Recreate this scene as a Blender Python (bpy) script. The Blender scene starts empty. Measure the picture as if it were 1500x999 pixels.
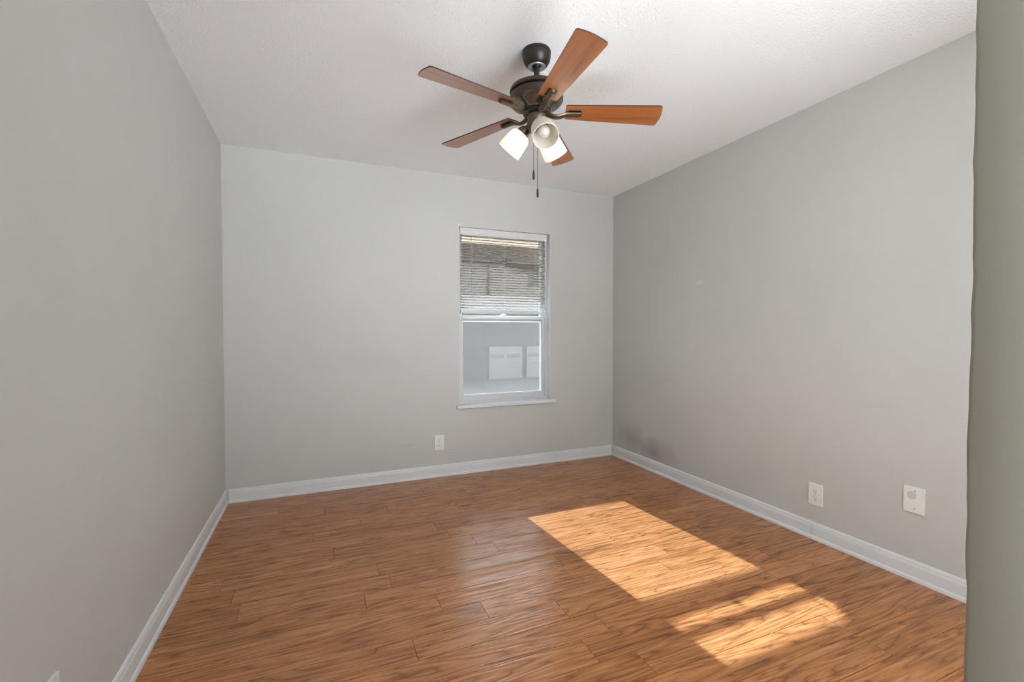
import bpy, bmesh, math, random
from mathutils import Vector, Matrix
C = bpy.context.scene.collection
PI = math.pi
random.seed(7)

# ------------------------------------------------------------------ camera
F_PX, YAW, PITCH, ROLL, CAM_Z = 671.445, 0.3990, -0.0201, -0.0016, 1.1703
fw = Vector((math.sin(YAW)*math.cos(PITCH), math.cos(YAW)*math.cos(PITCH), math.sin(PITCH)))
rt = Vector((math.cos(YAW), -math.sin(YAW), 0))
up = rt.cross(fw)
rt2 = rt*math.cos(ROLL) + up*math.sin(ROLL)
up2 = -rt*math.sin(ROLL) + up*math.cos(ROLL)
cd = bpy.data.cameras.new('camera')
cd.sensor_width = 36.0
cd.lens = F_PX/1500*36.0
cd.clip_start = 0.02
cam = bpy.data.objects.new('camera', cd)
C.objects.link(cam)
cam.matrix_world = Matrix(((rt2.x, up2.x, -fw.x, 0), (rt2.y, up2.y, -fw.y, 0),
                           (rt2.z, up2.z, -fw.z, CAM_Z), (0, 0, 0, 1)))
sc = bpy.context.scene
sc.camera = cam

# ------------------------------------------------------------------ light
w = bpy.data.worlds.new('sky')
sc.world = w
w.use_nodes = True
bg = w.node_tree.nodes['Background']
# pale overcast sky above, lower half brightened as added fill for the ceiling
wt = w.node_tree
wg = wt.nodes.new('ShaderNodeTexCoord'); wsep = wt.nodes.new('ShaderNodeSeparateXYZ'); wr = wt.nodes.new('ShaderNodeValToRGB')
wmap = wt.nodes.new('ShaderNodeMapRange'); wmap.inputs['From Min'].default_value = -1
wt.links.new(wg.outputs['Generated'], wsep.inputs[0]); wt.links.new(wsep.outputs['Z'], wmap.inputs['Value'])
wt.links.new(wmap.outputs[0], wr.inputs['Fac']); wt.links.new(wr.outputs[0], bg.inputs['Color'])
wr.color_ramp.elements[0].position = .47; wr.color_ramp.elements[0].color = (2.75, 2.92, 3.10, 1)
wr.color_ramp.elements[1].position = .52; wr.color_ramp.elements[1].color = (0.93, 0.99, 1.06, 1)
bg.inputs['Strength'].default_value = 4.5

SUN_FROM = Vector((-0.074, 1.0, 0.577)).normalized()
sl = bpy.data.lights.new('sun', 'SUN')
sl.energy = 23.0
sl.angle = math.radians(0.53)
sl.color = (0.74, 0.99, 1.36)
so = bpy.data.objects.new('sun', sl)
so.rotation_euler = SUN_FROM.to_track_quat('Z', 'Y').to_euler()
so.location = (0, 9, 6)
C.objects.link(so)

vs = sc.view_settings
vs.view_transform = 'Standard'
vs.look = 'None'
vs.gamma = 1
vs.use_curve_mapping = False
vs.exposure = 0.08

# ------------------------------------------------------------------ room measures
XL, XR, YB, H = -0.597, 2.569, 3.632, 2.44
YF = 0.0                      # how far floor, ceiling and left wall run behind the camera
WX0, WX1, WZ0, WZ1 = 1.061, 1.901, 0.566, 2.038   # window opening
YO = 3.80                      # outer face of back wall

# ------------------------------------------------------------------ helpers
def link(name, bm, m, parent=None, smooth=False, loc=None, rot=None):
    me = bpy.data.meshes.new(name)
    bmesh.ops.recalc_face_normals(bm, faces=bm.faces[:])
    bm.to_mesh(me); bm.free()
    if smooth:
        for p in me.polygons: p.use_smooth = True
    o = bpy.data.objects.new(name, me)
    C.objects.link(o)
    if m is not None: me.materials.append(m)
    if parent is not None: o.parent = parent
    if loc is not None: o.location = loc
    if rot is not None: o.rotation_euler = rot
    if smooth == 'auto':
        autosmooth(o)
    return o

def autosmooth(o, deg=35):
    me = o.data
    for p in me.polygons: p.use_smooth = True
    bm = bmesh.new(); bm.from_mesh(me)
    for e in bm.edges:
        if len(e.link_faces) == 2 and e.calc_face_angle(0) > math.radians(deg):
            e.smooth = False
    bm.to_mesh(me); bm.free()

def box(bm, x0, x1, y0, y1, z0, z1, bev=0.0, seg=2):
    r = bmesh.ops.create_cube(bm, size=1.0)
    vs_ = r['verts']
    for v in vs_:
        v.co = Vector((x0 + (v.co.x+.5)*(x1-x0), y0 + (v.co.y+.5)*(y1-y0), z0 + (v.co.z+.5)*(z1-z0)))
    if bev > 0:
        es = list({e for v in vs_ for e in v.link_edges})
        bmesh.ops.bevel(bm, geom=es, offset=bev, segments=seg, profile=.7, affect='EDGES')

def lathe(bm, prof, n=48, mat=None, cap=False):
    rings = []
    for r, z in prof:
        ring = []
        for i in range(n):
            a = 2*PI*i/n
            co = Vector((max(r, 1e-5)*math.cos(a), max(r, 1e-5)*math.sin(a), z))
            ring.append(bm.verts.new(mat @ co if mat else co))
        rings.append(ring)
    for k in range(len(rings)-1):
        for i in range(n):
            j = (i+1) % n
            bm.faces.new((rings[k][i], rings[k][j], rings[k+1][j], rings[k+1][i]))
    if cap:
        bm.faces.new(rings[0]); bm.faces.new(rings[-1])

def prism(bm, prof, axis, t0, t1, place):
    """prof: closed list of 2d points; place(p, q, t) -> 3d"""
    a = [bm.verts.new(place(p, q, t0)) for p, q in prof]
    b = [bm.verts.new(place(p, q, t1)) for p, q in prof]
    n = len(prof)
    for i in range(n):
        j = (i+1) % n
        bm.faces.new((a[i], a[j], b[j], b[i]))
    bm.faces.new(a); bm.faces.new(b)

def tube(bm, pts, rad, n=12, sx=1.0, sy=1.0, cap=True, radii=None, ref=Vector((0, 0, 1))):
    pts = [Vector(p) for p in pts]
    rings = []
    for i, p in enumerate(pts):
        d = (pts[min(i+1, len(pts)-1)] - pts[max(i-1, 0)]).normalized()
        u = ref.cross(d)
        if u.length < 1e-4: u = Vector((1, 0, 0)).cross(d)
        u.normalize(); v = d.cross(u)
        r = radii[i] if radii else rad
        rings.append([bm.verts.new(p + u*(r*sx*math.cos(2*PI*k/n)) + v*(r*sy*math.sin(2*PI*k/n))) for k in range(n)])
    for k in range(len(rings)-1):
        for i in range(n):
            j = (i+1) % n
            bm.faces.new((rings[k][i], rings[k][j], rings[k+1][j], rings[k+1][i]))
    if cap:
        bm.faces.new(rings[0]); bm.faces.new(rings[-1])

def bez(p0, p1, p2, p3, n=10):
    p0, p1, p2, p3 = map(Vector, (p0, p1, p2, p3))
    out = []
    for i in range(n+1):
        t = i/n; s = 1-t
        out.append(p0*s**3 + p1*(3*s*s*t) + p2*(3*s*t*t) + p3*t**3)
    return out

def empty(name, label, cat, loc=(0, 0, 0), rot=(0, 0, 0), group=None):
    o = bpy.data.objects.new(name, None)
    o.empty_display_size = .1
    C.objects.link(o)
    o.location = loc; o.rotation_euler = rot
    return tag(o, label, cat, group)

def tag(o, label, cat, group=None):
    o['label'] = label; o['category'] = cat
    if group: o['group'] = group
    return o

def struct(o, label=None, cat=None):
    o['kind'] = 'structure'
    if label: o['label'] = label
    if cat: o['category'] = cat
    return o

# ------------------------------------------------------------------ materials
def new_mat(name):
    m = bpy.data.materials.new(name)
    m.use_nodes = True
    nt = m.node_tree
    b = nt.nodes['Principled BSDF']
    return m, nt, b

def N(nt, typ, **kw):
    n = nt.nodes.new(typ)
    for k, v in kw.items():
        if k in n.inputs: n.inputs[k].default_value = v
        else: setattr(n, k, v)
    return n

def srgb(r, g, b):
    f = lambda c: (c/12.92 if c <= .04045 else ((c+.055)/1.055)**2.4)
    return (f(r/255), f(g/255), f(b/255), 1)

def noise(nt, vec, scale, detail=3, rough=.5, dist=0.0):
    n = nt.nodes.new('ShaderNodeTexNoise')
    n.inputs['Scale'].default_value = scale
    n.inputs['Detail'].default_value = detail
    n.inputs['Roughness'].default_value = rough
    n.inputs['Distortion'].default_value = dist
    if vec is not None: nt.links.new(vec, n.inputs['Vector'])
    return n

def ramp(nt, fac, stops, interp='LINEAR'):
    n = nt.nodes.new('ShaderNodeValToRGB')
    cr = n.color_ramp
    cr.interpolation = interp
    while len(cr.elements) < len(stops): cr.elements.new(.5)
    for e, (p, c) in zip(cr.elements, stops):
        e.position = p
        e.color = c if len(c) == 4 else (*c, 1)
    nt.links.new(fac, n.inputs['Fac'])
    return n

def math_n(nt, op, a, b=None, clamp=False):
    n = nt.nodes.new('ShaderNodeMath'); n.operation = op; n.use_clamp = clamp
    for i, v in enumerate((a, b)):
        if v is None: continue
        if isinstance(v, (int, float)): n.inputs[i].default_value = v
        else: nt.links.new(v, n.inputs[i])
    return n.outputs[0]

def mixc(nt, fac, a, b, blend='MIX'):
    n = nt.nodes.new('ShaderNodeMix'); n.data_type = 'RGBA'; n.blend_type = blend
    for sock, v in ((n.inputs['Factor'], fac), (n.inputs['A'], a), (n.inputs['B'], b)):
        pass
    fs = [s for s in n.inputs if s.name == 'Factor' and s.type == 'VALUE'][0]
    As = [s for s in n.inputs if s.name == 'A' and s.type == 'RGBA'][0]
    Bs = [s for s in n.inputs if s.name == 'B' and s.type == 'RGBA'][0]
    for s, v in ((fs, fac), (As, a), (Bs, b)):
        if hasattr(v, 'is_output') or isinstance(v, bpy.types.NodeSocket): nt.links.new(v, s)
        else: s.default_value = v
    return [s for s in n.outputs if s.type == 'RGBA'][0]

def bump(nt, b, height, strength, dist):
    n = nt.nodes.new('ShaderNodeBump')
    n.inputs['Strength'].default_value = strength
    n.inputs['Distance'].default_value = dist
    nt.links.new(height, n.inputs['Height'])
    nt.links.new(n.outputs['Normal'], b.inputs['Normal'])

def geo_pos(nt):
    return nt.nodes.new('ShaderNodeNewGeometry').outputs['Position']

def obj_pos(nt):
    return nt.nodes.new('ShaderNodeTexCoord').outputs['Object']

def scaled(nt, vec, s):
    n = nt.nodes.new('ShaderNodeMapping')
    n.inputs['Scale'].default_value = s
    nt.links.new(vec, n.inputs['Vector'])
    return n.outputs[0]

def plain(name, col, rough=.5, metal=0.0, var=0.04, scale=30, bmp=0.0, spec=.5):
    m, nt, b = new_mat(name)
    p = obj_pos(nt)
    n = noise(nt, p, scale, 3)
    lo = tuple(c*(1-var) for c in col[:3]); hi = tuple(min(1, c*(1+var)) for c in col[:3])
    r = ramp(nt, n.outputs['Fac'], [(.3, lo), (.7, hi)])
    nt.links.new(r.outputs[0], b.inputs['Base Color'])
    b.inputs['Roughness'].default_value = rough
    b.inputs['Metallic'].default_value = metal
    b.inputs['Specular IOR Level'].default_value = spec
    if bmp: bump(nt, b, n.outputs['Fac'], bmp, .001)
    return m

def smudge(nt, pos, centre, size):
    """a soft stain centred at a place on a wall, 1 in the middle"""
    mp = nt.nodes.new('ShaderNodeVectorMath'); mp.operation = 'SUBTRACT'
    nt.links.new(pos, mp.inputs[0]); mp.inputs[1].default_value = centre
    dv = nt.nodes.new('ShaderNodeVectorMath'); dv.operation = 'DIVIDE'
    nt.links.new(mp.outputs[0], dv.inputs[0]); dv.inputs[1].default_value = size
    ln = nt.nodes.new('ShaderNodeVectorMath'); ln.operation = 'LENGTH'
    nt.links.new(dv.outputs[0], ln.inputs[0])
    nz = noise(nt, pos, 9, 3)
    d = math_n(nt, 'ADD', ln.outputs['Value'], math_n(nt, 'MULTIPLY', math_n(nt, 'SUBTRACT', nz.outputs['Fac'], .5), .7))
    return math_n(nt, 'SUBTRACT', 1.0, d, clamp=True)

WALL = (0.585, 0.582, 0.552)
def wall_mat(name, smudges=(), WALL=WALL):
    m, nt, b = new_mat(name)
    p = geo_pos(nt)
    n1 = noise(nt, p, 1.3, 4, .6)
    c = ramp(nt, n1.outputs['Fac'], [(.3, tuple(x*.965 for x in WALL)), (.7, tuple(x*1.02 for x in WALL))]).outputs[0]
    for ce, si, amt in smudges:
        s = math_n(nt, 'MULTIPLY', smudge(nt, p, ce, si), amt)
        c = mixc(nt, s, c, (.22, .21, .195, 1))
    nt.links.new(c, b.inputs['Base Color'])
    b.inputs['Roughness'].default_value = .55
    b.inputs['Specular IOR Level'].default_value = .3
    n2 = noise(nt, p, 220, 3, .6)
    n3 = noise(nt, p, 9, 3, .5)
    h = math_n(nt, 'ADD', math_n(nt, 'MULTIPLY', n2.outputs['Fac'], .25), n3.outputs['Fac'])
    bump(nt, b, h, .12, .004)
    return m

M = {}
M['wall'] = wall_mat('wall_paint')
M['wall_back'] = wall_mat('wall_paint_back', [((.35, YB, .95), (.55, .2, .10), .06), ((2.46, YB, .42), (.12, .2, .25), .12), ((.62, YB, .28), (.12, .2, .03), .10)])
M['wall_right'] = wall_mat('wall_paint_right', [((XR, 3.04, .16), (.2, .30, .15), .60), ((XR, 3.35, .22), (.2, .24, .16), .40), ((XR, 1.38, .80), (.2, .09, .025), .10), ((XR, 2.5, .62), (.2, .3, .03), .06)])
M['wall_near_shade'] = wall_mat('wall_paint_near_shade', WALL=(.36, .34, .285))  # wall paint darkened to stand in for shade on the near face

m, nt, b = new_mat('popcorn_ceiling')
p = geo_pos(nt)
n1 = noise(nt, p, 105, 3, .6)
n2 = noise(nt, p, 170, 2, .5)
b.inputs['Base Color'].default_value = (.92, .925, .925, 1)
b.inputs['Roughness'].default_value = .9
b.inputs['Specular IOR Level'].default_value = .1
h = math_n(nt, 'ADD', ramp(nt, n1.outputs['Fac'], [(.4, (0, 0, 0)), (.65, (1, 1, 1))]).outputs[0], math_n(nt, 'MULTIPLY', n2.outputs['Fac'], .5))
bump(nt, b, h, .38, .005)
M['ceiling'] = m

M['trim'] = plain('white_trim_paint', (.73, .74, .74), .35, var=.03, scale=6)
M['vinyl'] = plain('white_vinyl', (.64, .64, .62), .3, var=.02, scale=5)
M['plastic'] = plain('white_plate_plastic', (.80, .80, .77), .35, var=.02, scale=40)
M['plate_grey'] = plain('grey_plate_disc', (.60, .60, .58), .55, var=.03, scale=60)
M['slot'] = plain('dark_slot', (.03, .03, .03), .6)
M['screw'] = plain('dull_screw', (.42, .41, .38), .4, .6)
M['slat'] = plain('blind_slat', (.66, .635, .58), .4, var=.02)
M['blind_rail'] = plain('blind_rail', (.70, .70, .68), .4, var=.02)
M['cord'] = plain('blind_cord', (.82, .81, .78), .8)
M['bronze'] = plain('dark_bronze', (.020, .015, .012), .38, .2, var=.15, scale=40)
M['bronze_brown'] = plain('oil_rubbed_bronze', (.060, .043, .032), .30, .6, var=.12, scale=40)  # browner, lighter bronze of the motor housing
M['bronze_arm'] = plain('bronze_bracket', (.115, .085, .052), .28, .75, var=.15, scale=60)
M['fitter'] = plain('antique_bronze_fitter', (.16, .12, .085), .34, .7, var=.12, scale=60)
M['pewter'] = plain('pewter_ring', (.45, .47, .48), .4, .6, var=.05)
M['chain'] = plain('pull_chain_metal', (.10, .10, .10), .4, .7)

# floor boards: laminate hickory, planks run along x
m, nt, b = new_mat('hickory_planks')
uvn = nt.nodes.new('ShaderNodeUVMap'); uvn.uv_map = 'plank_uv'
uv = uvn.outputs[0]
att = nt.nodes.new('ShaderNodeAttribute'); att.attribute_name = 'tone'
tone = att.outputs['Fac']
warp = noise(nt, scaled(nt, uv, (1.3, 6, 1)), 1.0, 2)
big = noise(nt, scaled(nt, uv, (.9, 10, 1)), 1.0, 2, .45, .25)
rings = math_n(nt, 'FRACT', math_n(nt, 'MULTIPLY', big.outputs['Fac'], 13))
rings = math_n(nt, 'ABSOLUTE', math_n(nt, 'SUBTRACT', math_n(nt, 'MULTIPLY', rings, 2), 1))
fine = noise(nt, scaled(nt, uv, (9, 240, 1)), 1.0, 4, .65)
mid = noise(nt, scaled(nt, uv, (2.8, 58, 1)), 1.0, 4, .6, .4)
knot = noise(nt, scaled(nt, uv, (4.2, 30, 1)), 1.0, 3, .55, .8)
f = math_n(nt, 'ADD', math_n(nt, 'MULTIPLY', mid.outputs['Fac'], .54), math_n(nt, 'MULTIPLY', fine.outputs['Fac'], .34))
f = math_n(nt, 'ADD', f, math_n(nt, 'MULTIPLY', rings, .15))
f = math_n(nt, 'ADD', f, math_n(nt, 'MULTIPLY', math_n(nt, 'SUBTRACT', tone, .5), .11))
col = ramp(nt, f, [(.30, srgb(112, 64, 32)), (.43, srgb(155, 97, 50)), (.55, srgb(181, 117, 64)), (.72, srgb(201, 139, 92))]).outputs[0]
kd = ramp(nt, knot.outputs['Fac'], [(.62, (0, 0, 0)), (.72, (1, 1, 1))]).outputs[0]
col = mixc(nt, math_n(nt, 'MULTIPLY', kd, .7), col, srgb(84, 46, 18))
line = ramp(nt, rings, [(.0, (1, 1, 1)), (.16, (0, 0, 0))]).outputs[0]
col = mixc(nt, math_n(nt, 'MULTIPLY', line, .62), col, srgb(112, 60, 24))
pore = noise(nt, scaled(nt, uv, (11, 150, 1)), 1.0, 2, .5, .3)
pd = ramp(nt, pore.outputs['Fac'], [(.60, (0, 0, 0)), (.68, (1, 1, 1))]).outputs[0]
col = mixc(nt, math_n(nt, 'MULTIPLY', pd, .5), col, srgb(92, 50, 22))
nt.links.new(col, b.inputs['Base Color'])
b.inputs['Roughness'].default_value = .24
b.inputs['IOR'].default_value = 1.6
h = math_n(nt, 'ADD', math_n(nt, 'MULTIPLY', mid.outputs['Fac'], .7), math_n(nt, 'MULTIPLY', rings, .3))
bump(nt, b, h, .5, .004)
M['floor'] = m
M['groove'] = plain('floor_groove', srgb(62, 36, 20)[:3], .7)

# fan blade veneer, grain along local x
m, nt, b = new_mat('fan_blade_veneer')
p = obj_pos(nt)
g1 = noise(nt, scaled(nt, p, (3, 60, 60)), 1.0, 4, .6, .3)
g2 = noise(nt, scaled(nt, p, (2.2, 14, 14)), 1.0, 2)
f = math_n(nt, 'ADD', math_n(nt, 'MULTIPLY', g1.outputs['Fac'], .6), math_n(nt, 'MULTIPLY', g2.outputs['Fac'], .4))
c = ramp(nt, f, [(.3, srgb(118, 66, 30)), (.5, srgb(160, 92, 42)), (.7, srgb(182, 112, 56))]).outputs[0]
nt.links.new(c, b.inputs['Base Color'])
b.inputs['Roughness'].default_value = .28
b.inputs['Coat Weight'].default_value = 1.0
b.inputs['Coat IOR'].default_value = 1.7
b.inputs['Coat Roughness'].default_value = .28
M['blade'] = m
M['blade_edge'] = plain('dark_blade_edge', (.03, .018, .012), .5)

# frosted shade
m, nt, b = new_mat('frosted_glass_shade')
for n_ in list(nt.nodes):
    if n_ != b and n_.type != 'OUTPUT_MATERIAL': nt.nodes.remove(n_)
out = [n_ for n_ in nt.nodes if n_.type == 'OUTPUT_MATERIAL'][0]
tr = N(nt, 'ShaderNodeBsdfTranslucent'); 
p = obj_pos(nt)
nz = noise(nt, p, 40, 2)
cr = ramp(nt, nz.outputs['Fac'], [(.3, (.86, .83, .74)), (.7, (.90, .87, .79))]).outputs[0]
nt.links.new(cr, tr.inputs['Color']); nt.links.new(cr, b.inputs['Base Color'])
b.inputs['Roughness'].default_value = .35
mx = N(nt, 'ShaderNodeMixShader'); mx.inputs[0].default_value = .45
nt.links.new(b.outputs[0], mx.inputs[1]); nt.links.new(tr.outputs[0], mx.inputs[2]); nt.links.new(mx.outputs[0], out.inputs[0])
M['shade'] = m

m, nt, b = new_mat('lit_bulb')
b.inputs['Base Color'].default_value = (.9, .88, .8, 1)
b.inputs['Emission Color'].default_value = (1, .96, .90, 1)
b.inputs['Emission Strength'].default_value = 15.0
nz = noise(nt, obj_pos(nt), 10, 1)
nt.links.new(ramp(nt, nz.outputs['Fac'], [(0, (.88, .86, .78)), (1, (.92, .9, .82))]).outputs[0], b.inputs['Base Color'])
M['bulb_lit'] = m
M['bulb'] = plain('unlit_bulb', (.50, .46, .41), .4, var=.02)

# glass and screen
def sheer(name, trans, tint, rough, fac_glossy):
    m, nt, b = new_mat(name)
    out = [n_ for n_ in nt.nodes if n_.type == 'OUTPUT_MATERIAL'][0]
    nt.nodes.remove(b)
    t = N(nt, 'ShaderNodeBsdfTransparent'); t.inputs['Color'].default_value = tint
    g = N(nt, 'ShaderNodeBsdfGlossy'); g.inputs['Roughness'].default_value = rough
    fr = N(nt, 'ShaderNodeFresnel'); fr.inputs['IOR'].default_value = 1.45
    mx = N(nt, 'ShaderNodeMixShader')
    nt.links.new(fr.outputs[0], mx.inputs[0]); nt.links.new(t.outputs[0], mx.inputs[1]); nt.links.new(g.outputs[0], mx.inputs[2])
    nt.links.new(mx.outputs[0], out.inputs[0])
    return m
M['glass'] = sheer('window_glass', 1, (.965, .96, .945, 1), .0, 1)
m, nt, b = new_mat('insect_screen')
out = [n_ for n_ in nt.nodes if n_.type == 'OUTPUT_MATERIAL'][0]
p = geo_pos(nt)
nz = noise(nt, p, 16, 5, .7)
dirt = ramp(nt, nz.outputs['Fac'], [(.3, (.24, .24, .24)), (.7, (.42, .42, .42))]).outputs[0]
t = N(nt, 'ShaderNodeBsdfTransparent')
tl = N(nt, 'ShaderNodeBsdfTranslucent'); tl.inputs['Color'].default_value = (.115, .104, .09, 1)
b.inputs['Base Color'].default_value = (.30, .275, .245, 1); b.inputs['Roughness'].default_value = .8
m1 = N(nt, 'ShaderNodeMixShader'); m1.inputs[0].default_value = .5
nt.links.new(b.outputs[0], m1.inputs[1]); nt.links.new(tl.outputs[0], m1.inputs[2])
m2 = N(nt, 'ShaderNodeMixShader')
nt.links.new(dirt, m2.inputs[0]); nt.links.new(t.outputs[0], m2.inputs[1]); nt.links.new(m1.outputs[0], m2.inputs[2])
nt.links.new(m2.outputs[0], out.inputs[0])
M['screen'] = m

# outdoors
M['stucco'] = plain('outer_wall', (.55, .54, .5), .9, scale=8)
M['siding'] = None
m, nt, b = new_mat('pale_siding')
p = geo_pos(nt)
sx = nt.nodes.new('ShaderNodeSeparateXYZ'); nt.links.new(p, sx.inputs[0])
fr = math_n(nt, 'FRACT', math_n(nt, 'MULTIPLY', sx.outputs['Z'], 6.0))
c = ramp(nt, fr, [(0, (.085, .079, .072)), (.12, (.115, .108, .10)), (1, (.122, .115, .107))]).outputs[0]
nt.links.new(c, b.inputs['Base Color']); b.inputs['Roughness'].default_value = .8
bump(nt, b, fr, .5, .02)
M['siding'] = m
M['band'] = plain('white_fascia_board', (.19, .185, .175), .6, scale=2)
M['lower_wall'] = plain('grey_garage_wall', (.080, .076, .070), .9, var=.1, scale=1.2)
M['garage'] = plain('white_garage_door', (.150, .145, .138), .5, scale=2)
M['garage_pane'] = plain('garage_window_pane', (.085, .083, .078), .25, scale=2)
M['house_trim'] = plain('house_downspout_brown', (.04, .038, .036), .6)
M['roofing'] = plain('asphalt_shingles', (.12, .11, .10), .9, var=.2, scale=4)
M['soffit'] = plain('beige_soffit', (.66, .52, .38), .7, var=.05, scale=12)
M['gutter'] = plain('brown_gutter', (.11, .09, .08), .5, var=.05, scale=8)
M['ground'] = plain('asphalt_drive', (.07, .068, .064), .9, var=.12, scale=1.5)

# ------------------------------------------------------------------ setting
# floor: plank rows along x, joints on rows
def build_floor():
    bm = bmesh.new()
    uvl = bm.loops.layers.uv.new('plank_uv')
    tl = bm.faces.layers.float.new('tone')
    PW = .1285
    y0 = 1.483 - 12*PW
    known = {}                                   # joints seen in the photograph
    for x, y in ((.469, 1.93), (.633, 1.81), (.937, 1.67), (1.042, 1.545), (.176, 2.07), (.797, 2.455), (.879, 2.33), (.637, 2.73),
                 (.682, 2.58), (.978, 3.26), (.695, 3.38), (.225, 2.97), (1.62, 2.45), (1.18, 2.83), (1.52, 2.20), (2.02, 2.58)):
        known[int(math.floor((y-y0)/PW))] = known.get(int(math.floor((y-y0)/PW)), []) + [x]
    rnd = random.Random(11)
    k = 0
    while True:
        ya = y0 + k*PW
        if ya > YB: break
        yb_ = min(ya + PW, YB)
        js = sorted(known.get(k, []))
        if not js: js = [rnd.uniform(-.4, .7)]
        while js[0] > XL - .1: js.insert(0, js[0] - rnd.choice((.62, .95, 1.22)))
        while js[-1] < XR + .1: js.append(js[-1] + rnd.choice((.62, .95, 1.22)))
        for a, b_ in zip(js[:-1], js[1:]):
            xa, xb = max(a, XL), min(b_, XR)
            if xb - xa < .01: continue
            g = .0009
            z = 0.0
            q = .0013
            tone = rnd.random(); ou, ov = rnd.uniform(0, 60), rnd.uniform(0, 60)
            if rnd.random() < .5: fl = -1
            else: fl = 1
            qe = .0011
            top = [(xa+qe, ya+q), (xb-qe, ya+q), (xb-qe, yb_-q), (xa+qe, yb_-q)]
            ge = .0003
            low = [(xa+ge, ya+g), (xb-ge, ya+g), (xb-ge, yb_-g), (xa+ge, yb_-g)]
            tv = [bm.verts.new((x, y, z)) for x, y in top]
            lv = [bm.verts.new((x, y, z-.0030)) for x, y in low]
            bv = [bm.verts.new((x, y, z-.006)) for x, y in low]
            fs = [bm.faces.new(tv)]
            for i in range(4):
                j = (i+1) % 4
                fs.append(bm.faces.new((lv[i], lv[j], tv[j], tv[i])))
                fs.append(bm.faces.new((bv[i], bv[j], lv[j], lv[i])))
            for f_ in fs:
                f_[tl] = tone
                for lp in f_.loops:
                    lp[uvl].uv = (ou + fl*(lp.vert.co.x), ov + (lp.vert.co.y-ya))
        k += 1
    n = len(bm.faces)
    x0, x1, ya, yb_ = XL, XR, y0, YB
    v = [bm.verts.new(c) for c in ((x0, ya, -.0055), (x1, ya, -.0055), (x1, yb_, -.0055), (x0, yb_, -.0055))]
    f_ = bm.faces.new(v); f_.material_index = 1
    v2 = [bm.verts.new(c) for c in ((x0, ya, -.1), (x1, ya, -.1), (x1, yb_, -.1), (x0, yb_, -.1))]
    f2 = bm.faces.new(v2); f2.material_index = 1
    for i in range(4):
        j = (i+1) % 4
        s = bm.faces.new((v[i], v[j], v2[j], v2[i])); s.material_index = 1
    o = link('floor', bm, M['floor'])
    o.data.materials.append(M['groove'])
    return struct(o)
build_floor()

bm = bmesh.new(); box(bm, XL-.12, XR+.12, YF, YO, H, H+.1); box(bm, -.47, 1.0, -1.2, YF, H, H+.1); struct(link('ceiling', bm, M['ceiling']))
bm = bmesh.new(); box(bm, XL-.12, XL, YF, YO, -.1, H); struct(link('wall_left', bm, M['wall']))
bm = bmesh.new(); box(bm, XR, XR+.12, YF, YO, -.1, H); struct(link('wall_right', bm, M['wall_right']))

# back wall with the window opening
bm = bmesh.new()
xs = [XL, WX0, WX1, XR]; zs = [-.1, WZ0, WZ1, H]
def quad(bm, *c): return bm.faces.new([bm.verts.new(v) for v in c])
for y in (YB, YO):
    for i in range(3):
        for k in range(3):
            if i == 1 and k == 1: continue
            quad(bm, (xs[i], y, zs[k]), (xs[i+1], y, zs[k]), (xs[i+1], y, zs[k+1]), (xs[i], y, zs[k+1]))
for (xa, za), (xb, zb) in (((WX0, WZ0), (WX1, WZ0)), ((WX1, WZ0), (WX1, WZ1)), ((WX1, WZ1), (WX0, WZ1)), ((WX0, WZ1), (WX0, WZ0)),
                           ((XL, -.1), (XR, -.1)), ((XR, -.1), (XR, H)), ((XR, H), (XL, H)), ((XL, H), (XL, -.1))):
    quad(bm, (xa, YB, za), (xb, YB, zb), (xb, YO, zb), (xa, YO, za))
bmesh.ops.remove_doubles(bm, verts=bm.verts[:], dist=1e-5)
struct(link('wall_back', bm, M['wall_back']))

# near right wall return beside the opening the camera looks through
bm = bmesh.new()
rndw = random.Random(4)
NX, NY0, NY1 = .905, .25, .3705
prof = [(NX+.004, NY0)] + [(NX, NY0+.004)]
for i in range(0, 7):
    a = PI/2*i/6
    prof.append((NX + .007 - .007*math.cos(a), NY1 - .007 + .007*math.sin(a)))
prof += [(1.0, NY1), (1.0, NY0)]
nz_ = 90
cols = []
off = 0.0
for k in range(nz_+1):
    off = off*.55 + rndw.uniform(-.0017, .0017)
    ring = []
    for i, (x, y) in enumerate(prof):
        d = off if 2 <= i <= 8 else 0
        ring.append(bm.verts.new((x + d*.3, y + d, -.1 + (H+.1)*k/nz_)))
    cols.append(ring)
for k in range(nz_):
    for i in range(len(prof)):
        j = (i+1) % len(prof)
        bm.faces.new((cols[k][i], cols[k][j], cols[k+1][j], cols[k+1][i]))
bm.faces.new(cols[0]); bm.faces.new(cols[-1])
o = link('wall_front', bm, M['wall_near_shade'])
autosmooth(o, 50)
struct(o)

# unseen walls around the camera, added to block and shape the daylight
bm = bmesh.new()
box(bm, XL-.12, -.35, .25, .37, -.1, H)
box(bm, -.47, -.35, -1.1, .25, -.1, H)
box(bm, -.47, .40, -1.2, -1.1, -.1, H)
box(bm, 1.78, XR+.12, YF-.1, YF, -.1, H)
box(bm, NX+.001, 1.0, -1.1, .25, -.1, H)
box(bm, -.35, NX, -1.1, -.06, -.1, -.001)
struct(link('wall_light_baffle', bm, M['wall']))
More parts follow.
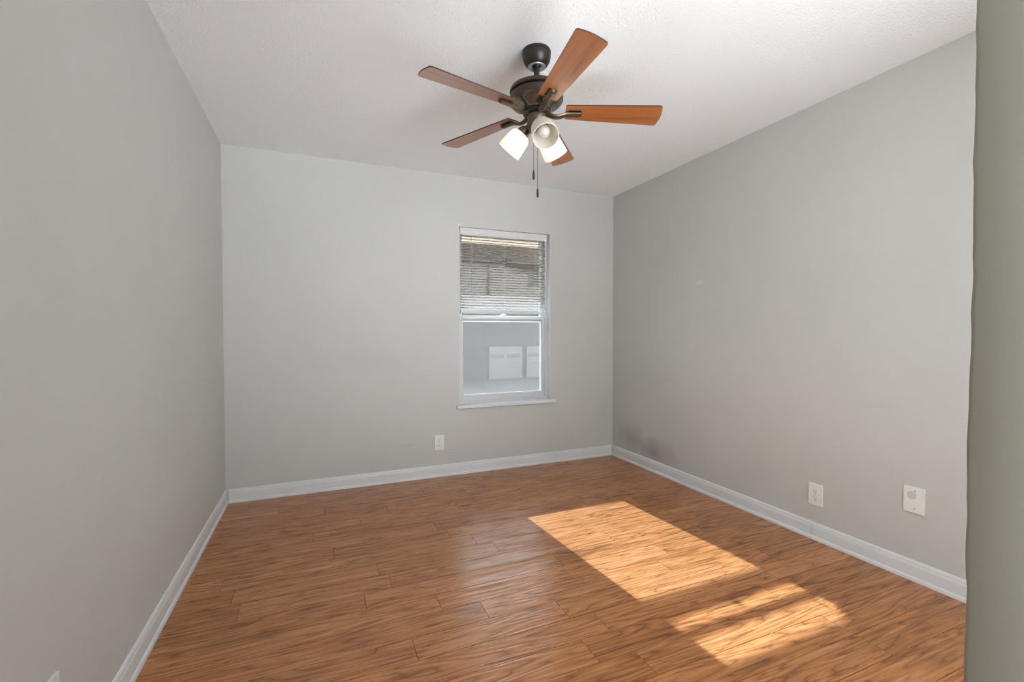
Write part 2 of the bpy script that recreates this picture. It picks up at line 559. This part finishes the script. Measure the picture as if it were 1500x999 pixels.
# baseboards: bead on top, flat face, shoe moulding
BP = [(0, 0), (.019, 0), (.019, .006), (.0175, .013), (.014, .018), (.0115, .020), (.0115, .066), (.0105, .072), (.0085, .077), (.0085, .083), (.006, .089), (.003, .093), (0, .094)]
bm = bmesh.new()
prism(bm, BP, 0, XL+.0195, XR-.0195, lambda p, q, t: (t, YB-p, q))
struct(link('baseboard_back', bm, M['trim']))
bm = bmesh.new()
prism(bm, BP, 0, .372, YB, lambda p, q, t: (XL+p, t, q))
struct(link('baseboard_left', bm, M['trim']))
bm = bmesh.new()
prism(bm, BP, 0, YF, 1.7125, lambda p, q, t: (XR-p, t, q))
prism(bm, BP, 0, 1.7145, YB, lambda p, q, t: (XR-p*1.06, t, q*1.01))
struct(link('baseboard_right', bm, M['trim']))

# ------------------------------------------------------------------ window
win = bpy.data.objects.new('window_1', None)
C.objects.link(win); win.location = ((WX0+WX1)/2, YB, WZ0)
struct(win, 'white single hung window with a raised mini blind over its upper sash', 'window')
def wpart(name, bm, m, parent=win):
    o = link(name, bm, m)
    bpy.context.view_layer.update()
    o.parent = parent
    if parent == win: o.matrix_parent_inverse = Matrix.Translation(win.location).inverted()
    return o
# jamb liner / outer frame
bm = bmesh.new()
FW = .020
box(bm, WX0, WX0+FW, 3.690, 3.790, WZ0, WZ1, .002)
box(bm, WX1-FW, WX1, 3.690, 3.790, WZ0, WZ1, .002)
box(bm, WX0+FW, WX1-FW, 3.690, 3.790, WZ1-FW, WZ1, .002)
box(bm, WX0+FW, WX1-FW, 3.690, 3.790, WZ0, WZ0+.022, .002)
# stops in front of the sash channel
box(bm, WX0+FW, WX0+FW+.006, 3.690, 3.698, WZ0+.022, WZ1-FW)
box(bm, WX1-FW-.006, WX1-FW, 3.690, 3.698, WZ0+.022, WZ1-FW)
frame = wpart('window_frame', bm, M['vinyl'])
# painted liner of the reveal
bm = bmesh.new()
box(bm, WX1-.006, WX1, YB-.001, 3.690, WZ0, WZ1, .0015)
box(bm, WX0, WX0+.006, YB-.001, 3.690, WZ0, WZ1, .0015)
box(bm, WX0+.006, WX1-.006, YB-.001, 3.690, WZ1-.006, WZ1, .0015)
wpart('jamb_liner', bm, M['vinyl'])
def sash(name, x0, x1, z0, z1, y0, y1, st, rb, rtp):
    bm = bmesh.new()
    box(bm, x0, x0+st, y0, y1, z0, z1, .003)
    box(bm, x1-st, x1, y0, y1, z0, z1, .003)
    box(bm, x0+st, x1-st, y0, y1, z0, z0+rb, .003)
    box(bm, x0+st, x1-st, y0, y1, z1-rtp, z1, .003)
    # glazing bead set back from the face
    ym = (y0+y1)/2; t = .006
    box(bm, x0+st, x0+st+t, ym-.004, ym+.004, z0+rb, z1-rtp, .001)
    box(bm, x1-st-t, x1-st, ym-.004, ym+.004, z0+rb, z1-rtp, .001)
    box(bm, x0+st+t, x1-st-t, ym-.004, ym+.004, z0+rb, z0+rb+t, .001)
    box(bm, x0+st+t, x1-st-t, ym-.004, ym+.004, z1-rtp-t, z1-rtp, .001)
    s = wpart(name, bm, M['vinyl'])
    bm = bmesh.new()
    box(bm, x0+st+.001, x1-st-.001, ym-.0015, ym+.0015, z0+rb+.001, z1-rtp-.001)
    g = link('pane', bm, M['glass']); g.parent = s
    return s
LS = sash('lower_sash', WX0+.021, WX1-.021, WZ0+.022, 1.308, 3.700, 3.728, .030, .046, .030)
US = sash('upper_sash', WX0+.021, WX1-.021, 1.262, WZ1-.021, 3.732, 3.760, .030, .042, .034)
# sash lock in the middle of the meeting rail
bm = bmesh.new()
box(bm, 1.452, 1.510, 3.703, 3.726, 1.308, 1.314, .002)
tube(bm, [(1.468, 3.714, 1.314), (1.480, 3.712, 1.323), (1.500, 3.706, 1.325)], .006, 10)
tube(bm, [(1.481, 3.714, 1.310), (1.481, 3.714, 1.331)], .011, 14)
lk = link('sash_lock', bm, M['vinyl']); lk.parent = LS
# screen outside the lower sash
bm = bmesh.new()
quad(bm, (WX0+.022, 3.772, WZ0+.024), (WX1-.022, 3.772, WZ0+.024), (WX1-.022, 3.772, 1.262), (WX0+.022, 3.772, 1.262))
sf = bmesh.new()
for a in ((WX0+.021, WX0+.033, WZ0+.023, 1.266), (WX1-.033, WX1-.021, WZ0+.023, 1.266), (WX0+.033, WX1-.033, WZ0+.023, WZ0+.035), (WX0+.033, WX1-.033, 1.256, 1.266)):
    box(sf, a[0], a[1], 3.768, 3.776, a[2], a[3], .001)
sfr = wpart('screen_frame', sf, M['vinyl'])
s_ = link('insect_screen', bm, M['screen']); s_.parent = sfr
# sill board
bm = bmesh.new()
box(bm, 1.036, 1.946, YB-.026, YB, .540, .566, .006, 3)
box(bm, WX0+.0005, WX1-.0005, YB-.004, 3.690, .552, .567, .002)
sill = wpart('window_sill', bm, M['trim'])

# ------------------------------------------------------------------ blind
BX0, BX1, BY = 1.078, 1.868, 3.662
bl = empty('mini_blind', 'white horizontal mini blind lowered over the upper half of the window', 'blind', ((BX0+BX1)/2, BY, WZ1-.006))
def bpart(name, bm, m, smooth=False):
    o = link(name, bm, m, smooth=smooth)
    o.parent = bl
    o.matrix_parent_inverse = Matrix.Translation(bl.location).inverted()
    return o
bm = bmesh.new()
ZT = WZ1-.0065
box(bm, BX0, BX1, BY-.014, BY+.014, ZT-.026, ZT, .001)
bpart('headrail', bm, M['blind_rail'])
bm = bmesh.new()          # valance with a lip and a groove
vp = [(0, 0), (-.004, .002), (-.005, .012), (-.003, .019), (-.003, .026), (-.0055, .033), (-.0055, .052), (-.003, .058), (0, .060)]
prism(bm, [(a, ZT-.062+q) for a, q in vp], 0, BX0-.004, BX1+.004, lambda p_, q, t: (t, BY-.016+p_, q))
bpart('valance', bm, M['blind_rail'])
z0b, z1b, ns = 1.371, ZT-.070, 28
TILT = math.radians(27)
slat0 = None
for i in range(ns):
    z = z0b + (z1b-z0b)*i/(ns-1)
    if slat0 is None:
        bm = bmesh.new()
        rows = []
        for s in (-1, -.5, 0, .5, 1):
            d = s*.0125; cmb = .0016*(1-s*s)
            yy = d*math.cos(TILT) - cmb*math.sin(TILT); zz = d*math.sin(TILT) + cmb*math.cos(TILT)
            rows.append([bm.verts.new((x, yy, zz)) for x in (BX0+.003, BX1-.003)])
        top = []
        for a, b_ in zip(rows[:-1], rows[1:]):
            bm.faces.new((a[0], a[1], b_[1], b_[0]))
        bmesh.ops.solidify(bm, geom=bm.faces[:], thickness=.0005)
        slat0 = link('slat', bm, M['slat'])
        s = slat0
    else:
        s = slat0.copy(); C.objects.link(s)
    s.parent = bl
    s.matrix_parent_inverse = Matrix.Translation(bl.location).inverted()
    s.location = (0, BY, z)
bm = bmesh.new(); box(bm, BX0+.003, BX1-.003, BY-.012, BY+.012, 1.325, 1.353, .004, 3)
bpart('bottom_rail', bm, M['blind_rail'])
for x in (BX0+.09, (BX0+BX1)/2, BX1-.10):
    bm = bmesh.new()
    for yy in (-.0122, .0122):
        tube(bm, [(x, BY+yy, 1.352), (x, BY+yy, ZT-.06)], .0006, 6)
    bpart('ladder_cord', bm, M['cord'])
bm = bmesh.new()
tube(bm, [(1.172, BY-.026, 1.935), (1.172, BY-.027, 1.46)], .0030, 8)
tube(bm, [(1.172, BY-.026, 1.935), (1.172, BY-.022, 1.95), (1.172, BY-.015, 1.955)], .0015, 6)
bpart('tilt_wand', bm, plain('clear_wand', (.36, .36, .35), .3))
bm = bmesh.new()
for dx in (0, .006):
    tube(bm, [(1.800+dx, BY-.026, 1.955), (1.801+dx, BY-.026, 1.37)], .0017, 6)
lathe(bm, [(.001, 0), (.006, .003), (.0065, .018), (.003, .030), (.001, .031)], 12, Matrix.Translation((1.804, BY-.026, 1.345)))
bpart('pull_cord', bm, M['cord'])
# end bracket seen at the top left corner of the opening
bm = bmesh.new(); box(bm, WX0-.018, WX0+.006, YB-.010, YB-.0005, WZ1-.004, WZ1+.012, .002)
bpart('end_bracket', bm, M['trim'])

# ------------------------------------------------------------------ outlets and wall plates
def plate_mesh(w_, h_, t=.009):
    bm = bmesh.new()
    box(bm, -w_/2, w_/2, -t, 0, -h_/2, h_/2, .0025, 3)
    return bm
def make_outlet(label, loc, rz, cat='outlet', group='duplex wall outlets'):
    r = empty('wall_outlet', label, cat, loc, (0, 0, rz), group)
    link('cover_plate', plate_mesh(.078, .120), M['plastic'], r)
    for s in (1, -1):
        bm = bmesh.new()
        pr = []
        for i in range(28):
            a = 2*PI*i/28
            x = .0165*math.cos(a); z = max(-.0135, min(.0135, .0165*math.sin(a)))
            pr.append((x, z + s*.0195))
        prism(bm, pr, 0, -.0115, -.006, lambda p_, q, t: (p_, t, q))
        rc = link('receptacle', bm, M['plastic'], r)
        bm = bmesh.new()
        for sx_, hh in ((-.0062, .0085), (.0062, .0068)):
            box(bm, sx_-.0012, sx_+.0012, -.0122, -.0110, s*.0195+.0035-hh/2, s*.0195+.0035+hh/2)
        lathe(bm, [(.0005, 0), (.0026, 0), (.0026, .0012), (.0005, .0012)], 12,
              Matrix.Translation((0, -.0110, s*.0195-.0078)) @ Matrix.Rotation(PI/2, 4, 'X'))
        link('slot', bm, M['slot'], rc)
    bm = bmesh.new()
    lathe(bm, [(.0003, 0), (.0034, 0), (.0030, .0014), (.0003, .0018)], 14, Matrix.Translation((0, -.0088, 0)) @ Matrix.Rotation(PI/2, 4, 'X'))
    link('screw', bm, M['screw'], r)
    return r
make_outlet('white duplex outlet on back wall below the window, left of its sill', (.8895, YB, .276), 0)
make_outlet('white duplex outlet low on right wall above the baseboard joint', (XR, 1.6935, .2535), -PI/2)
make_outlet('white outlet plate at bottom left corner, cut off by the frame', (XL, 1.401, .291), PI/2)

r = empty('blank_wall_plate', 'larger white blank wall plate with grey disc on right wall near the wall corner', 'wall plate', (XR, 1.2335, .380), (0, 0, -PI/2))
link('cover_plate', plate_mesh(.083, .122), M['plastic'], r)
bm = bmesh.new()
lathe(bm, [(.0003, 0), (.019, 0), (.0188, .0007), (.0003, .0009)], 32, Matrix.Translation((-.008, -.0088, .020)) @ Matrix.Rotation(PI/2, 4, 'X'))
o = link('disc', bm, M['plate_grey'], r); o['label'] = 'grey round disc'
for x, z in ((.004, .042), (.003, -.042)):
    bm = bmesh.new()
    lathe(bm, [(.0003, 0), (.0034, 0), (.0030, .0014), (.0003, .0018)], 14, Matrix.Translation((x, -.0088, z)) @ Matrix.Rotation(PI/2, 4, 'X'))
    link('screw', bm, M['screw'], r)

# little painted-over strip on the right wall
bm = bmesh.new()
box(bm, -.031, .031, -.004, 0, -.013, .013, .0012)
box(bm, -.020, .024, -.006, -.004, -.004, .006, .0008)
o = link('wall_strip', bm, plain('pale_strip', (.64, .64, .61), .5), loc=(XR, 2.562, 1.527), rot=(0, 0, -PI/2))
tag(o, 'tiny pale rectangular strip stuck on right wall at eye height', 'wall strip')

# ------------------------------------------------------------------ ceiling fan
FX, FY = .9218, 1.8933
fan = empty('ceiling_fan', 'dark bronze five blade ceiling fan with wood blades and three frosted lights', 'ceiling fan', (FX, FY, H))
def fpart(name, bm, m, parent=None, smooth='auto'):
    return link(name, bm, m, parent or fan, smooth)
# all fan geometry is in metres below the ceiling (z = 0 at the ceiling)
bm = bmesh.new()
lathe(bm, [(.001, -.0002), (.063, -.0002), (.0645, -.004), (.0645, -.012), (.0625, -.013), (.0625, -.017), (.064, -.019), (.0635, -.030), (.060, -.045), (.053, -.058), (.046, -.066), (.040, -.070), (.033, -.071)], 56)
cano = fpart('canopy', bm, M['bronze'])
bm = bmesh.new()
lathe(bm, [(.040, -.0695), (.039, -.0725), (.030, -.0725), (.024, -.069), (.018, -.062), (.0135, -.060)], 48)
fpart('canopy_ring', bm, M['pewter'], cano)
bm = bmesh.new()
lathe(bm, [(.001, -.050), (.016, -.052), (.021, -.060), (.019, -.068), (.0125, -.074), (.0125, -.150), (.020, -.152), (.022, -.160), (.022, -.172), (.001, -.172)], 32)
fpart('downrod', bm, M['bronze'])
bm = bmesh.new()
lathe(bm, [(.001, -.160), (.080, -.161), (.108, -.165), (.119, -.172), (.1225, -.180), (.1225, -.188), (.1190, -.191), (.1085, -.192), (.1085, -.200), (.1200, -.201), (.1205, -.222), (.118, -.228)], 72)
mot = fpart('motor_housing', bm, M['bronze_brown'])
bm = bmesh.new()
lathe(bm, [(.118, -.228), (.112, -.236), (.100, -.246), (.086, -.255), (.074, -.262), (.068, -.266), (.066, -.270), (.001, -.270)], 72)
o = fpart('housing_bowl', bm, plain('polished_bronze_bowl', (.22, .20, .18), .12, .9, var=.08), mot)
bm = bmesh.new()
lathe(bm, [(.001, -.268), (.060, -.268), (.062, -.272), (.062, -.284), (.056, -.288), (.001, -.288)], 48)
fpart('flywheel', bm, M['bronze'])

BZ = 2.1696 - H
R0, R1, HW0, HW1 = .1297, .5540, .0437, .0622
PIT = .2033
def blade_matrix(phi):
    c, s = math.cos(phi), math.sin(phi)
    e = Vector((c, s, -.032*c - .0303*s - .031)).normalized()     # the real fan hangs a touch out of level
    t = Vector((-s, c, .032*s - .0303*c))
    t = (t - e*t.dot(e)).normalized()
    n = e.cross(t)
    t2 = t*math.cos(PIT) - n*math.sin(PIT)
    n2 = e.cross(t2)
    return Matrix(((e.x, t2.x, n2.x, 0), (e.y, t2.y, n2.y, 0), (e.z, t2.z, n2.z, BZ), (0, 0, 0, 1)))
def blade_outline():
    pts = []
    rc = .012
    def corner(x, y, a0, a1, r):
        for i in range(6):
            a = a0 + (a1-a0)*i/5
            pts.append((x + r*math.cos(a), y + r*math.sin(a)))
    corner(R0+.008, -HW0+.008, PI, 1.5*PI, .008)
    corner(R1-.012, -HW1+.012, 1.5*PI, 2*PI, .012)
    for i in range(1, 8):                                    # slightly bowed tip
        u = -1 + 2*i/8
        pts.append((R1 + .006*(1-u*u), u*(HW1-.012)))
    corner(R1-.012, HW1-.012, 0, .5*PI, .012)
    corner(R0+.008, HW0-.008, .5*PI, PI, .008)
    return pts
b_me = None
for k in range(5):
    phi = 4.6097 + 2*PI*k/5
    mtx = blade_matrix(phi)
    if k == 0:
        bm = bmesh.new()
        pr = blade_outline()
        lo = [bm.verts.new((x, y, 0)) for x, y in pr]
        hi = [bm.verts.new((x, y, .0055)) for x, y in pr]
        f0 = bm.faces.new(lo); bm.faces.new(hi)
        for i in range(len(pr)):
            j = (i+1) % len(pr)
            f_ = bm.faces.new((lo[i], lo[j], hi[j], hi[i])); f_.material_index = 1
        bld = link('blade', bm, M['blade'], fan)
        bld.data.materials.append(M['blade_edge'])
        bm = bmesh.new()
        # cast bracket: S-shaped arm from the hub, flat bar under the blade
        path = bez((.050, 0, -.0125), (.085, 0, -.030), (.095, 0, -.026), (.128, 0, -.0125), 10) + bez((.134, 0, -.0112), (.145, 0, -.0095), (.165, 0, -.0092), (.193, 0, -.0092), 6)
        tube(bm, path, .0092, 14, sx=1.65, sy=.85, radii=[.0092]*5 + [.0092]*13)
        tube(bm, [(.191, 0, -.0092), (.1965, 0, -.0085), (.1970, 0, 0.0)], .0092, 14, sx=.8, sy=1.6, ref=Vector((0, 1, 0)))
        arm = link('blade_bracket', bm, M['bronze_arm'], bld, 'auto')
        bm = bmesh.new()
        box(bm, .145, .2000, -.0185, .0185, -.0035, -.0002, .001)
        pad = link('bracket_pad', bm, M['bronze'], bld)
        kids = (arm, pad)
    else:
        src = bld
        n_ = src.copy(); C.objects.link(n_); n_.parent = fan
        for c_ in kids:
            d_ = c_.copy(); C.objects.link(d_); d_.parent = n_
        cur = n_
    (bld if k == 0 else cur).matrix_basis = mtx

# light kit
bm = bmesh.new()
lathe(bm, [(.001, -.286), (.040, -.286), (.043, -.290), (.043, -.322), (.040, -.328), (.047, -.331), (.047, -.345), (.040, -.356), (.026, -.364), (.010, -.368), (.001, -.369)], 48)
kit = fpart('switch_housing', bm, M['fitter'])
bm = bmesh.new()
lathe(bm, [(.001, -.366), (.009, -.367), (.010, -.372), (.006, -.378), (.001, -.380)], 24)
fpart('finial', bm, M['bronze'], kit)
SH = [(.0275, .000), (.0340, .001), (.0410, .005), (.0460, .012), (.0490, .022), (.0512, .036), (.0535, .056), (.0560, .078), (.0575, .096), (.0580, .100)]
for k, adeg in enumerate((21, 141, 261)):
    a = math.radians(adeg)
    d = Vector((math.cos(a), math.sin(a), 0))
    dn = math.radians(48)
    ax = (d*math.cos(dn) + Vector((0, 0, -1))*math.sin(dn)).normalized()
    base = Vector((0, 0, -.340)) + d*.047
    z_ = ax; x_ = Vector((0, 0, 1)).cross(z_).normalized(); y_ = z_.cross(x_)
    def axm(pt): return Matrix(((x_.x, y_.x, z_.x, pt.x), (x_.y, y_.y, z_.y, pt.y), (x_.z, y_.z, z_.z, pt.z), (0, 0, 0, 1)))
    neck = base + ax*.030
    mt = axm(neck)
    bm = bmesh.new()
    lathe(bm, [(r_, z) for r_, z in SH] + [(r_-.003, z) for r_, z in SH[::-1]], 48)
    shd = link('lamp_shade', bm, M['shade'], fan, True)
    shd.matrix_basis = mt
    bm = bmesh.new()
    tube(bm, [(0, 0, -.052), (0, 0, -.030)], .011, 16)
    lathe(bm, [(.010, -.034), (.018, -.032), (.024, -.024), (.0285, -.012), (.0300, .000), (.0300, .005), (.027, .006), (.001, .004)], 36)
    link('shade_holder', bm, M['fitter'], shd, 'auto')
    bm = bmesh.new()
    lathe(bm, [(.001, .003), (.013, .004), (.0135, .016), (.016, .022), (.0235, .034), (.0275, .046), (.0275, .056), (.024, .067), (.016, .075), (.001, .079)], 32)
    bu = link('bulb', bm, M['bulb'] if k == 2 else M['bulb_lit'], shd, True)
    bu['label'] = 'unlit globe bulb' if k == 2 else 'glowing bulb'

# pull chains with fobs
RV = Vector((math.cos(YAW), -math.sin(YAW), 0))
for dxy, zb, top in (((.004*RV), 1.782-H, -.360), ((-.014*RV), 1.863-H, -.356)):
    bm = bmesh.new()
    tube(bm, [(dxy.x, dxy.y, top), (dxy.x, dxy.y, zb+.040)], .0011, 6)
    nb = int((-(zb+.04) + top)/.0065)
    for i in range(max(0, nb)):
        z = top - .0065*i
        if i % 2 == 0:
            lathe(bm, [(.0003, -.0016), (.0017, 0), (.0003, .0016)], 6, Matrix.Translation((dxy.x, dxy.y, z)))
    ch = link('pull_chain', bm, M['chain'], fan)
    bm = bmesh.new()
    lathe(bm, [(.001, zb), (.0040, zb+.001), (.0052, zb+.006), (.0052, zb+.022), (.0040, zb+.034), (.0024, zb+.042), (.001, zb+.043)], 16, Matrix.Translation((dxy.x, dxy.y, 0)))
    link('chain_fob', bm, M['bronze'], ch, 'auto')

# ------------------------------------------------------------------ outdoors
bm = bmesh.new(); box(bm, -30, 45, YO+.02, 60, -2.1, -1.9); struct(link('ground', bm, M['ground']))
# own roof eave above the window
bm = bmesh.new()
box(bm, -1.2, 4.6, YO, 4.38, 2.055, 2.075, .002)
for i in range(7):
    box(bm, -1.2, 4.6, YO+.02+i*.082, YO+.024+i*.082, 2.052, 2.056)
struct(link('trim_1', bm, M['soffit']), 'beige boarded eave soffit above the window outside', 'eave')
bm = bmesh.new()
pr = [(YO, 2.075), (4.44, 2.075), (4.44, 2.11), (YO, 2.45)]
prism(bm, pr, 0, -1.2, 4.6, lambda p_, q, t: (t, p_, q))
struct(link('trim_2', bm, M['roofing']))
gut = empty('rain_gutter', 'brown rain gutter and elbow downspout outside above the window', 'gutter', (1.8, 4.42, 1.9))
def gpart(name, bm, m, parent=gut):
    o = link(name, bm, m)
    o.parent = parent
    o.matrix_parent_inverse = Matrix.Translation(gut.location).inverted()
    return o
bm = bmesh.new()
GB = 1.893
gp = [(4.380, 2.074), (4.380, GB), (4.455, GB), (4.480, GB+.06), (4.500, GB+.10), (4.500, GB+.125), (4.494, GB+.125), (4.494, GB+.10), (4.474, GB+.062), (4.450, GB+.006), (4.386, GB+.006), (4.386, 2.074)]
prism(bm, gp, 0, -1.2, 4.6, lambda p_, q, t: (t, p_, q))
gpart('gutter_trough', bm, M['gutter'])
bm = bmesh.new()
path = [Vector((1.80, 4.42, 1.90)), Vector((1.80, 4.42, 1.89))] + bez((1.80, 4.42, 1.885), (1.80, 4.42, 1.84), (1.815, 4.37, 1.835), (1.835, 4.30, 1.82), 8) + bez((1.95, 3.94, 1.745), (1.965, 3.89, 1.73), (1.968, 3.87, 1.71), (1.968, 3.865, 1.67), 8) + [Vector((1.968, 3.865, -1.9))]
tube(bm, path, .047, 4, sx=1.25, sy=.95)
gpart('downspout', bm, M['gutter'])

# house across the drive
HY = 28.0
hs = empty('neighbour_house', 'pale sided house with white garage doors seen through the window', 'house', (11, HY, -1.9))
def hpart(name, bm, m, parent=hs):
    o = link(name, bm, m)
    o.parent = parent
    if parent == hs: o.matrix_parent_inverse = Matrix.Translation(hs.location).inverted()
    return o
HX0, HX1 = 2.0, 24.0
bm = bmesh.new(); box(bm, HX0, HX1, HY, HY+8, 3.5, 5.6); hpart('upper_wall', bm, M['siding'])
bm = bmesh.new(); box(bm, HX0-.1, HX1+.1, HY-.12, HY+8, 2.42, 3.54, .02); hpart('white_band', bm, M['band'])
bm = bmesh.new(); box(bm, HX0, HX1, HY, HY+8, -1.9, 2.42); hpart('lower_wall', bm, M['lower_wall'])
bm = bmesh.new()
prism(bm, [(HY-.6, 5.6), (HY-.6, 5.8), (HY+4, 7.2), (HY+8.6, 5.8), (HY+8.6, 5.6)], 0, HX0-.4, HX1+.4, lambda p_, q, t: (t, p_, q))
hpart('roof', bm, M['roofing'])
for x0 in (10.16, 12.84, 15.5):
    bm = bmesh.new()
    box(bm, x0, x0+2.34, HY-.08, HY-.001, -1.9, .19, .01)
    for i in range(1, 4):
        box(bm, x0+.03, x0+2.31, HY-.092, HY-.08, -1.9+.52*i-.012, -1.9+.52*i+.012)
    g = hpart('garage_door', bm, M['garage'])
    for x1 in (x0+.10, x0+1.24):
        bm = bmesh.new(); box(bm, x1, x1+.95, HY-.095, HY-.08, -.53, -.29, .006)
        q = link('pane', bm, M['garage_pane']); q.parent = g
bm = bmesh.new(); box(bm, 13.0, 14.15, HY-.03, HY-.001, 4.2, 5.1, .01)
g = hpart('house_window', bm, M['house_trim'])
bm = bmesh.new()
tube(bm, [(10.12, HY-.1, 3.54), (10.18, HY-.1, 5.5)] , .065, 8)
tube(bm, bez((10.18, HY-.1, 5.45), (10.2, HY-.1, 5.8), (10.35, HY-.1, 5.85), (10.6, HY-.3, 6.1), 6), .065, 8)
hpart('house_downspout', bm, M['house_trim'])
